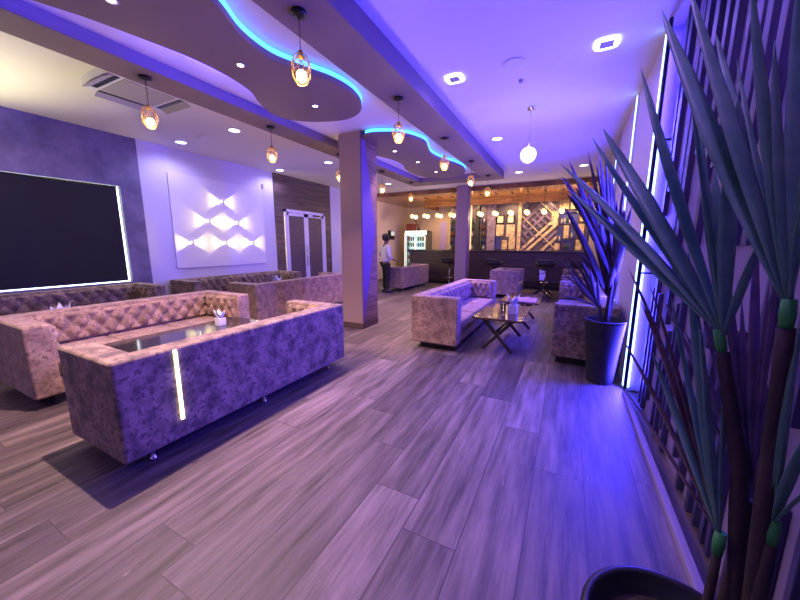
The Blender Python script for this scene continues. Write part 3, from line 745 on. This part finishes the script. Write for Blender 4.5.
# shelves with bottles
shelves = []
for x0, x1 in ((X(449.5), X(456.5)), (X(458), X(466)), (X(479.5), X(485.5)), (X(470.3), X(474.2))):
    for z in (1.30, 1.58, 1.86, 2.14, 2.42):
        obj('shelf', boxes((x0, x1, -.06, .118, z-.02, z)), m_black, t); shelves.append((x0, x1, z, DYY-.0))
for a, b, c, d, k in cub:
    if k == 'n': shelves.append((X(a)+.03, X(b)-.06, Z(d)+.04, DYY+.045))
protos = []
def bottle_mesh(h, r, mi):
    t = thing('bottle', 'x', 'bottle', (0, 0, 0))
    obj('glass_body', lathe(B(), [(0, 0), (r, 0), (r, h*.6), (r*.35, h*.75), (r*.32, h*.94), (0, h*.94)], 10), m_bottle[mi], t)
    obj('cap', lathe(B(), [(0, h*.92), (r*.4, h*.92), (r*.4, h), (0, h)], 8), m_cap, t)
    return t
kinds = [('green', .24, .035, 0), ('brown', .22, .036, 1), ('clear', .20, .036, 2), ('blue', .21, .034, 3)]
pr = [bottle_mesh(h, r, mi) for _, h, r, mi in kinds]; fresh = [True]*4
rb = random.Random(5)
def where(x, z):
    hz = 'lowest shelf' if z < 1.45 else 'second shelf' if z < 1.72 else 'third shelf' if z < 2.0 else 'fourth shelf' if z < 2.3 else 'top shelf'
    if x < X(457): return 'shelves left of the slim column, ' + hz
    if x < X(467): return 'shelves behind the slim column, ' + hz
    if x < X(475): return 'narrow shelves left of the black post, ' + hz
    if x < X(487): return 'shelves right of the black post, ' + hz
    return 'dark blue cubbies right of the diagonal boards, ' + ('lower' if z < 1.7 else 'middle' if z < 2.2 else 'upper') + ' level'
for x0, x1, z, y in shelves:
    x = x0+.05
    while x < x1-.04:
        k = rb.randrange(4)
        if fresh[k]: c = pr[k]; fresh[k] = False
        else: c = copy_tree(pr[k])
        yy = y+.03
        c.location = (x, yy-(.02 if y > DYY else 0), z+.001)
        c['label'] = '%s bottle in the %s' % (kinds[k][0], where(x, z)); c['group'] = '%s bottles, %s' % (kinds[k][0], where(x, z))
        x += .085+.02*rb.random()
# amber light grazing the display wall from the bulkhead
for x in (-5.0, -3.6, -2.2, -.8, .2):
    tt = thing('bulkhead_downlight', 'small amber downlight in the bar ceiling before the display wall', 'downlight', (x, 13.62, 3.28), 0, 'amber downlights over the bar display')
    obj('trim_ring', lathe(B(), [(.03, -.001), (.05, -.001), (.05, -.006), (.03, -.006)], 14), m_gold, tt); obj('lens', lathe(B(), [(0, -.003), (.03, -.003)], 14), m_spotl, tt)
    light('SPOT', 'spot_beam', (0, 0, -.02), P_BAR*.6, (1, .62, .30), tt, rot=(R(20), 0, 0), spot_size=R(130), spot_blend=.6, shadow_soft_size=.05)
# fridge
t = thing('display_fridge', 'tall lit glass door drinks fridge behind the left end of the bar', 'fridge', (-6.10, 13.75, 0))
obj('cabinet', boxes((-.52, .52, .02, .36, 0, 2.1), (-.52, -.47, -.30, .02, 0, 2.1), (.47, .52, -.30, .02, 0, 2.1), (-.52, .52, -.30, .02, 2.03, 2.1), (-.52, .52, -.30, .02, 0, .16)), m_fridgeb, t)
obj('lit_header', boxes((-.52, .52, -.33, -.30, 1.93, 2.10), bev=.004, seg=1), m_fridgel, t)
obj('lit_back', boxes((-.47, .47, .0, .018, .16, 1.93)), m_fridgei, t)
for s in (-1, 1):
    a, b = (s*.48, 0) if s < 0 else (0, s*.48); bm = B()
    box(bm, a, a+.04, -.34, -.305, .16, 1.92); box(bm, b-.04, b, -.34, -.305, .16, 1.92); box(bm, a, b, -.34, -.305, .16, .20); box(bm, a, b, -.34, -.305, 1.88, 1.92)
    d = obj('door', bm, m_white, t); bm = B(); tube(bm, [(s*.03, -.37, .9), (s*.03, -.37, 1.3)], .01, 6); obj('handle', bm, m_chrome, d)
for z in (.5, .82, 1.12, 1.40, 1.66):
    obj('shelf', boxes((-.46, .46, -.28, -.0, z-.012, z)), m_white, t)
light('AREA', 'fridge_glow', (0, -.4, 1.2), 7, (.75, 1, .85), t, rot=(R(90), 0, 0), shape='RECTANGLE', size=.9, size_y=1.5)
obj('side_strip', boxes((-.54, -.521, -.33, -.30, .1, 2.0)), m_fridgel, t)
cans = None
for r_, z in enumerate((.5, .82, 1.12, 1.40, 1.66)):
    for i in range(8):
        x = -6.10-.40+i*.114
        if cans is None:
            cans = obj('drinks_can', lathe(B(), [(0, 0), (.035, 0), (.037, .01), (.037, .16), (.03, .175), (0, .175)], 12), m_bottle[0]); c = cans
            canm = [cans.data]+[cans.data.copy() for _ in range(2)]; canm[1].materials[0] = m_redbox; canm[2].materials[0] = m_bottle[3]
        else: c = cans.copy(); COL.objects.link(c)
        kk = (i//2+r_) % 3; c.data = canm[kk]
        c.location = (x, 13.60, z+.001); row = ('bottom', 'second', 'third', 'fourth', 'top')[r_]
        tag(c, '%s drinks can on the %s shelf of the lit fridge' % (('green', 'red', 'blue')[kk], row), 'can', '%s cans, %s fridge shelf' % (('green', 'red', 'blue')[kk], row))
tag(obj('storage_box', boxes((-6.60, -6.28, 13.5, 13.9, 2.101, 2.42), bev=.008), m_redbox), 'dark red box on top of the drinks fridge', 'box')
t = thing('twig_arrangement', 'bare twigs in a small pot on top of the drinks fridge', 'twigs', (-6.05, 13.65, 2.101))
obj('pot', lathe(B(), [(0, 0), (.05, 0), (.07, .12), (.055, .12), (0, .10)], 12), m_pot, t)
bm = B(); rr = random.Random(9)
for k in range(9):
    a = rr.random()*6.28; p = Vector((0, 0, .1)); pts = [p]
    for j in range(4): p = p+Vector((math.cos(a)*.05, math.sin(a)*.05, .10))+Vector((rr.uniform(-.03, .03), rr.uniform(-.03, .03), 0)); pts.append(p)
    tube(bm, pts, .006, 5)
obj('twigs', bm, m_twig, t)
tag(obj('wall_glow_patch', boxes((at(440, 240, 15).x, at(447, 240, 15).x, 14.965, 14.998, 1.0, 2.55), bev=.004, seg=1), m_lilac), 'tall patch of lilac glow painted on the beige wall right of the drinks fridge', 'board')  # glow on the wall shaped as a thin coloured slab
# stools
def stool(x, y, label):
    t = thing('bar_stool', label, 'bar stool', (x, y, 0), 0, 'black bar stools')
    obj('seat', lathe(B(), [(0, .82), (.20, .82), (.29, .87), (.30, .93), (.26, .96), (0, .95)], 24), m_dark, t)
    bm = boxes((-.24, .24, -.27, -.21, .93, 1.04), bev=.02, seg=3); obj('backrest', bm, m_dark, t)
    bm = B(); tube(bm, [(0, 0, .03), (0, 0, .80)], .022, 10); obj('post', bm, m_chrome, t)
    obj('foot', lathe(B(), [(0, 0), (.20, 0), (.19, .012), (.03, .03), (0, .03)], 24), m_chrome, t)
    bm = B(); tube(bm, [(.15*math.cos(a*PI/8), .15*math.sin(a*PI/8), .32) for a in range(17)], .009, 6, cap=False); tube(bm, [(0, 0, .32), (.15, 0, .32)], .008, 6); obj('footrest', bm, m_chrome, t)
stool(at(494, 262, 11.3).x, 11.3, 'black bar stool behind the small loveseat')
stool(at(546, 262, 11.3).x, 11.3, 'black bar stool behind the dark far table')
stool(.30, 11.45, 'black bar stool behind the right wall sofas, beside the leaves')
stool(at(455, 262, 11.3).x-.25, 11.45, 'black bar stool left of the slim column')

# ---------------------------------------------------------------- plants
def leaf(bm, base, tip, wid, droop=.12, fold=.25, n=12, side=None, twist=0.0, pk=.42):
    base, tip = Vector(base), Vector(tip); d = tip-base; L = d.length
    side = Vector(side) if side is not None else Vector((rt.x, rt.y, 0))
    dn = d.normalized(); s = (side-dn*side.dot(dn)).normalized(); nrm = dn.cross(s)
    s, nrm = s*math.cos(twist)+nrm*math.sin(twist), nrm*math.cos(twist)-s*math.sin(twist)
    rows = []
    for i in range(n+1):
        f = i/n
        p = base+d*f+Vector((0, 0, 1))*droop*L*4*f*(1-f)*.5
        wv = wid*(.32+.68*math.sin(min(1, f/pk)*PI/2)) if f < pk else wid*math.cos((f-pk)/(1-pk)*PI/2)**.65
        wv = max(wv, .0008)
        rows.append([bm.verts.new(p-s*wv/2+nrm*fold*wv/2), bm.verts.new(p-s*wv*.22+nrm*fold*wv*.12), bm.verts.new(p), bm.verts.new(p+s*wv*.22+nrm*fold*wv*.12), bm.verts.new(p+s*wv/2+nrm*fold*wv/2)])
    for i in range(n):
        for k in range(4):
            f = bm.faces.new((rows[i][k], rows[i][k+1], rows[i+1][k+1], rows[i+1][k])); f.smooth = True
def thick(o, th=.0016):
    md = o.modifiers.new('thickness', 'SOLIDIFY'); md.thickness = th; return o
# near plant
PC = Vector((.37, 1.0, 0))
np_ = thing('potted_palm', 'large strap leaved plant in a black pot at the lower right, nearest the camera', 'plant', PC)
obj('pot', lathe(B(), [(0, 0), (.17, 0), (.185, .02), (.245, .37), (.25, .39), (.235, .40), (.222, .39), (.215, .34), (0, .32)], 40), m_pot, np_)
obj('soil', lathe(B(), [(0, .345), (.12, .35), (.214, .335)], 30), m_soil, np_)
heads = {'A': at(717, 553, 1.10), 'B': at(722, 352, 1.20), 'C': at(770, 543, 1.02), 'D': at(786, 328, 1.02), 'E': at(750, 500, 1.14)}
stems = {'A': [(.43, 1.08, .34)], 'B': [(.50, 1.07, .34), tuple(at(740, 470, 1.13))], 'C': [(.50, 1.01, .34)], 'D': [(.51, 1.04, .34), tuple(at(768, 480, 1.03))], 'E': [(.47, 1.10, .34)]}
srad = {'A': .011, 'B': .017, 'C': .014, 'D': .017, 'E': .016}
for k, h in heads.items():
    pts = [Vector(p)-PC for p in stems[k]]; q = h-PC
    bm = B(); allp = pts+[q]; out = []
    for i in range(len(allp)-1):
        for j in range(4): out.append(allp[i].lerp(allp[i+1], j/4))
    out.append(q); r0 = srad[k]
    tube(bm, out, r0, 12, rads=[r0*(1.25-.35*i/(len(out)-1))*(1+.06*math.sin(i*5)) for i in range(len(out))]); obj('stem', bm, m_stem, np_)
    if k != 'E':
        dz = (q-pts[-1]).normalized(); bm = B(); tube(bm, [q-dz*.004, q+dz*.03, q+dz*.065], .015, 10, rads=[.0115, .0145, .0125]); obj('leaf_base', bm, m_sheath, np_)
def cluster(h, specs, mat, off=.05):
    bm = B(); base = heads[h]-PC
    for px, py, y, wd, dr, tw in specs:
        leaf(bm, base+Vector((0, 0, off)), at(px, py, y)-PC, wd, dr, twist=tw)
    return thick(obj('leaf_cluster', bm, mat, np_))
cluster('B', [(603, 128, 1.75, .066, .03, 0), (592, 137, 1.9, .05, .0, .2), (561, 164, 1.8, .055, .05, .1), (570, 190, 1.7, .045, .02, -.1), (641, 68, 1.7, .050, -.02, .1), (606, 212, 1.6, .035, .02, 0),
              (738, 95, 1.35, .06, 0, .1), (765, 232, 1.2, .03, 0, 0), (700, 120, 1.5, .05, 0, .3), (650, 190, 1.6, .04, 0, .3), (715, 170, 1.4, .04, 0, -.4), (660, 215, 1.5, .03, .02, .2), (628, 178, 1.7, .035, .02, .3), (688, 60, 1.5, .03, 0, .4)], m_leaf)
cluster('D', [(662, 10, 1.5, .066, .0, 0), (690, -12, 1.45, .062, .02, .15), (752, -20, 1.2, .045, .0, .1), (775, 40, 1.15, .04, 0, .2), (830, 30, 1.0, .028, 0, 0), (820, 130, .95, .03, 0, .2), (800, -30, 1.2, .035, 0, -.3), (737, 60, 1.4, .03, 0, .3), (715, 30, 1.6, .035, 0, -.2), (762, 110, 1.3, .035, 0, .4)], m_leaf)
cluster('A', [(688, 250, 1.35, .042, .02, 0), (652, 352, 1.45, .030, .05, 0), (672, 300, 1.40, .030, .03, .3), (727, 360, 1.2, .022, .0, .2), (700, 330, 1.2, .025, 0, .4)], m_leaf)
cluster('A', [(622, 338, 1.8, .020, .07, 0), (628, 268, 1.9, .024, .12, .2), (640, 300, 1.7, .020, .10, 0), (650, 285, 1.6, .022, .08, .3), (618, 380, 1.7, .014, .04, 0)], m_leafr)
cluster('C', [(815, 425, .95, .036, .04, 0), (797, 345, 1.0, .030, .0, .1), (838, 470, .9, .026, .05, .2), (806, 300, .99, .026, 0, .3), (792, 400, 1.0, .02, 0, .5)], m_leaf)
cluster('E', [(742, 300, 1.3, .032, 0, .2), (702, 310, 1.4, .030, .02, 0), (770, 280, 1.25, .032, 0, .4), (725, 250, 1.35, .030, 0, .1), (757, 230, 1.3, .030, 0, -.2), (684, 330, 1.45, .024, .03, 0), (795, 395, 1.1, .026, 0, 0), (690, 390, 1.35, .02, .04, .2), (735, 350, 1.2, .02, 0, .5), (664, 300, 1.6, .026, .02, .1), (782, 240, 1.2, .024, 0, .2), (712, 200, 1.5, .028, 0, .3)], m_leafp)
# far plant in charcoal planter
PC2 = Vector((.42, 4.08, 0))
p2 = thing('potted_palm', 'purple lit plant in a tall charcoal planter by the right wall sofa', 'plant', PC2)
obj('pot', lathe(B(), [(0, 0), (.125, 0), (.13, .01), (.195, .68), (.205, .70), (.19, .71), (.178, .70), (.17, .64), (0, .62)], 32), m_pot2, p2)
obj('soil', lathe(B(), [(0, .645), (.172, .64)], 24), m_soil, p2)
rr = random.Random(21)
hd2 = [(0, 0, .98), (-.07, .0, .86), (.06, .05, 1.10), (.02, -.05, 1.25)]
for i, (hx_, hy_, hz_) in enumerate(hd2):
    bm = B(); tube(bm, [(hx_*.3, hy_*.3, .62), (hx_*.8, hy_*.8, hz_*.85), (hx_, hy_, hz_)], .014, 8, rads=[.018, .015, .012]); obj('stem', bm, m_stem, p2)
    bm = B()
    tips = []
    if i in (2, 3):
        for px, py in ((568, 158), (562, 175), (588, 150), (596, 160), (610, 168), (625, 180), (575, 185), (600, 185), (632, 205), (580, 205), (617, 200), (604, 150)): tips.append((px, py, 3.95+rr.uniform(-.3, .35)))
    elif i == 0:
        for px, py in ((572, 215), (585, 195), (598, 200), (610, 215), (626, 225), (638, 245), (622, 240), (590, 225), (612, 190)): tips.append((px, py, 3.95+rr.uniform(-.3, .3)))
    else:
        for px, py in ((566, 262), (572, 258), (578, 256), (584, 262), (568, 270), (590, 268), (562, 274)): tips.append((px, py, 3.9+rr.uniform(-.1, .2)))
    tips += [(px+rr.uniform(-14, 14), py+rr.uniform(-8, 30), y+rr.uniform(-.15, .1)) for px, py, y in tips]
    for j, (px, py, y) in enumerate(tips):
        if i in (2, 3) and j % 2 != i-2: continue
        tp = at(px, py, y)-PC2; tp.x = min(tp.x, .12)
        leaf(bm, (hx_, hy_, hz_-.03), tp, (.062 if i != 1 else .04)*rr.uniform(.7, 1.1), rr.uniform(.0, .16), n=9, twist=rr.uniform(-.5, .5))
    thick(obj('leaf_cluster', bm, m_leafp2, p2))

# ---------------------------------------------------------------- standing person
def skin(name, verts, edges, rads, mat, parent, sub=2, root=0):
    me = bpy.data.meshes.new(name); me.from_pydata([Vector(v) for v in verts], edges, []); o = bpy.data.objects.new(name, me); COL.objects.link(o); me.materials.append(mat); o.parent = parent
    s = o.modifiers.new('skin', 'SKIN'); s.use_smooth_shade = True
    for i, d in enumerate(me.skin_vertices[0].data):
        r = rads[i]; d.radius = r if isinstance(r, tuple) else (r, r); d.use_root = (i == root)
    m = o.modifiers.new('sub', 'SUBSURF'); m.levels = sub; m.render_levels = sub
    return o
ps = thing('person', 'standing person in white shirt and black trousers, back turned, by the far rose sofa', 'person', (-5.08, 8.95, 0), R(-38))
# local: faces +y, right hand +x
V, E_, Rd = [], [], []
def vtx(co, r, parent_i=None):
    V.append(co); Rd.append(r)
    if parent_i is not None: E_.append((parent_i, len(V)-1))
    return len(V)-1
pel = vtx((0, 0, .93), (.14, .10)); sp1 = vtx((0, -.005, 1.10), (.125, .09), pel); ch = vtx((0, -.01, 1.30), (.15, .105), sp1); nk0 = vtx((0, -.005, 1.43), (.07, .06), ch); nk = vtx((0, .005, 1.49), (.05, .05), nk0)
hd = vtx((0, .02, 1.56), (.062, .078), nk); hd2_ = vtx((0, .022, 1.63), (.076, .092), hd); tp = vtx((0, .015, 1.70), (.058, .07), hd2_)
hands = []
for s in (-1, 1):
    sh = vtx((s*.185, -.01, 1.39), .055, ch); 
    if s < 0: el = vtx((s*.30, -.06, 1.13), .04, sh); wr = vtx((s*.22, .14, 1.02), .028, el); hdv = Vector((.6, .7, -.1)).normalized()
    else: el = vtx((s*.25, -.03, 1.11), .04, sh); wr = vtx((s*.24, .17, .98), .028, el); hdv = Vector((-.2, .9, -.3)).normalized()
    wp = Vector(V[wr]); pm = vtx(tuple(wp+hdv*.06), (.034, .018), wr)
    sd = hdv.cross(Vector((0, 0, 1))).normalized(); 
    for q, (o_, ln) in enumerate(((-.027, .062), (-.009, .075), (.009, .070), (.027, .055))):
        a = vtx(tuple(wp+hdv*.09+sd*o_), .009, pm); b = vtx(tuple(wp+hdv*(.09+ln*.6)+sd*o_+Vector((0, 0, -.008))), .008, a); vtx(tuple(wp+hdv*(.09+ln)+sd*o_+Vector((0, 0, -.025))), .007, b)
    a = vtx(tuple(wp+hdv*.045+sd*(-.038)*s), .010, pm); vtx(tuple(wp+hdv*.085+sd*(-.055)*s+Vector((0, 0, -.01))), .008, a)
    hip = vtx((s*.095, 0, .86), .088, pel); kn = vtx((s*.105, .015, .48), .058, hip); an = vtx((s*.11, -.01, .09), .038, kn); vtx((s*.115, .12, .045), (.036, .028), an)
body = skin('body', V, E_, Rd, m_skin, ps)
hb = B(); sphere(hb, (0, -.005, 1.655), .115, sx=.93, sy=1.0, sz=1.05, n=18)
for v in hb.verts:
    if v.co.y > .055 and v.co.z < 1.68: v.co.y = .055
    if v.co.y > .088: v.co.y = .088
    v.co += Vector((math.sin(v.co.z*90+v.co.x*70), math.cos(v.co.x*80), math.sin(v.co.y*85)))*.004
obj('hair', hb, m_hair, ps)
fb = B()   # face: nose, eyes, mouth, ears on the front of the head
sphere(fb, (0, .118, 1.60), .014, sx=.8, sy=1.1, sz=1.6, n=8)
for s in (-1, 1): sphere(fb, (s*.078, .01, 1.60), .022, sx=.35, sy=.7, sz=1.2, n=8)
obj('nose_and_ears', fb, m_skin, ps)
fb = B()
for s in (-1, 1): sphere(fb, (s*.03, .103, 1.625), .009, n=8)
obj('eyes', fb, m_shoe, ps)
obj('mouth', box(B(), -.022, .022, .095, .108, 1.553, 1.561), m_redbox, ps)
V, E_, Rd = [], [], []
a = vtx((0, 0, .88), (.20, .15)); b = vtx((0, -.005, 1.06), (.195, .145), a); c = vtx((0, -.01, 1.28), (.205, .145), b); d = vtx((0, -.006, 1.42), (.085, .075), c)
for s in (-1, 1):
    e = vtx((s*.19, -.01, 1.385), .072, c); f_ = vtx((s*(.34 if s < 0 else .29), -.055 if s < 0 else -.03, 1.13), .058, e); vtx((s*(.235 if s < 0 else .242), .10, 1.035 if s < 0 else 1.0), .045, f_)
skin('shirt', V, E_, Rd, m_shirt, ps)
V, E_, Rd = [], [], []
a = vtx((0, 0, .94), (.150, .112))
for s in (-1, 1):
    b = vtx((s*.095, 0, .84), .102, a); c = vtx((s*.105, .015, .48), .078, b); d = vtx((s*.11, -.01, .10), .062, c)
skin('trousers', V, E_, Rd, m_trous, ps)
for s in (-1, 1):
    obj('shoe', boxes((s*.113-.045, s*.113+.045, -.075, .19, .0, .075), bev=.022, seg=3), m_shoe, ps)

ps.scale = (1.05, 1.05, 1.04)
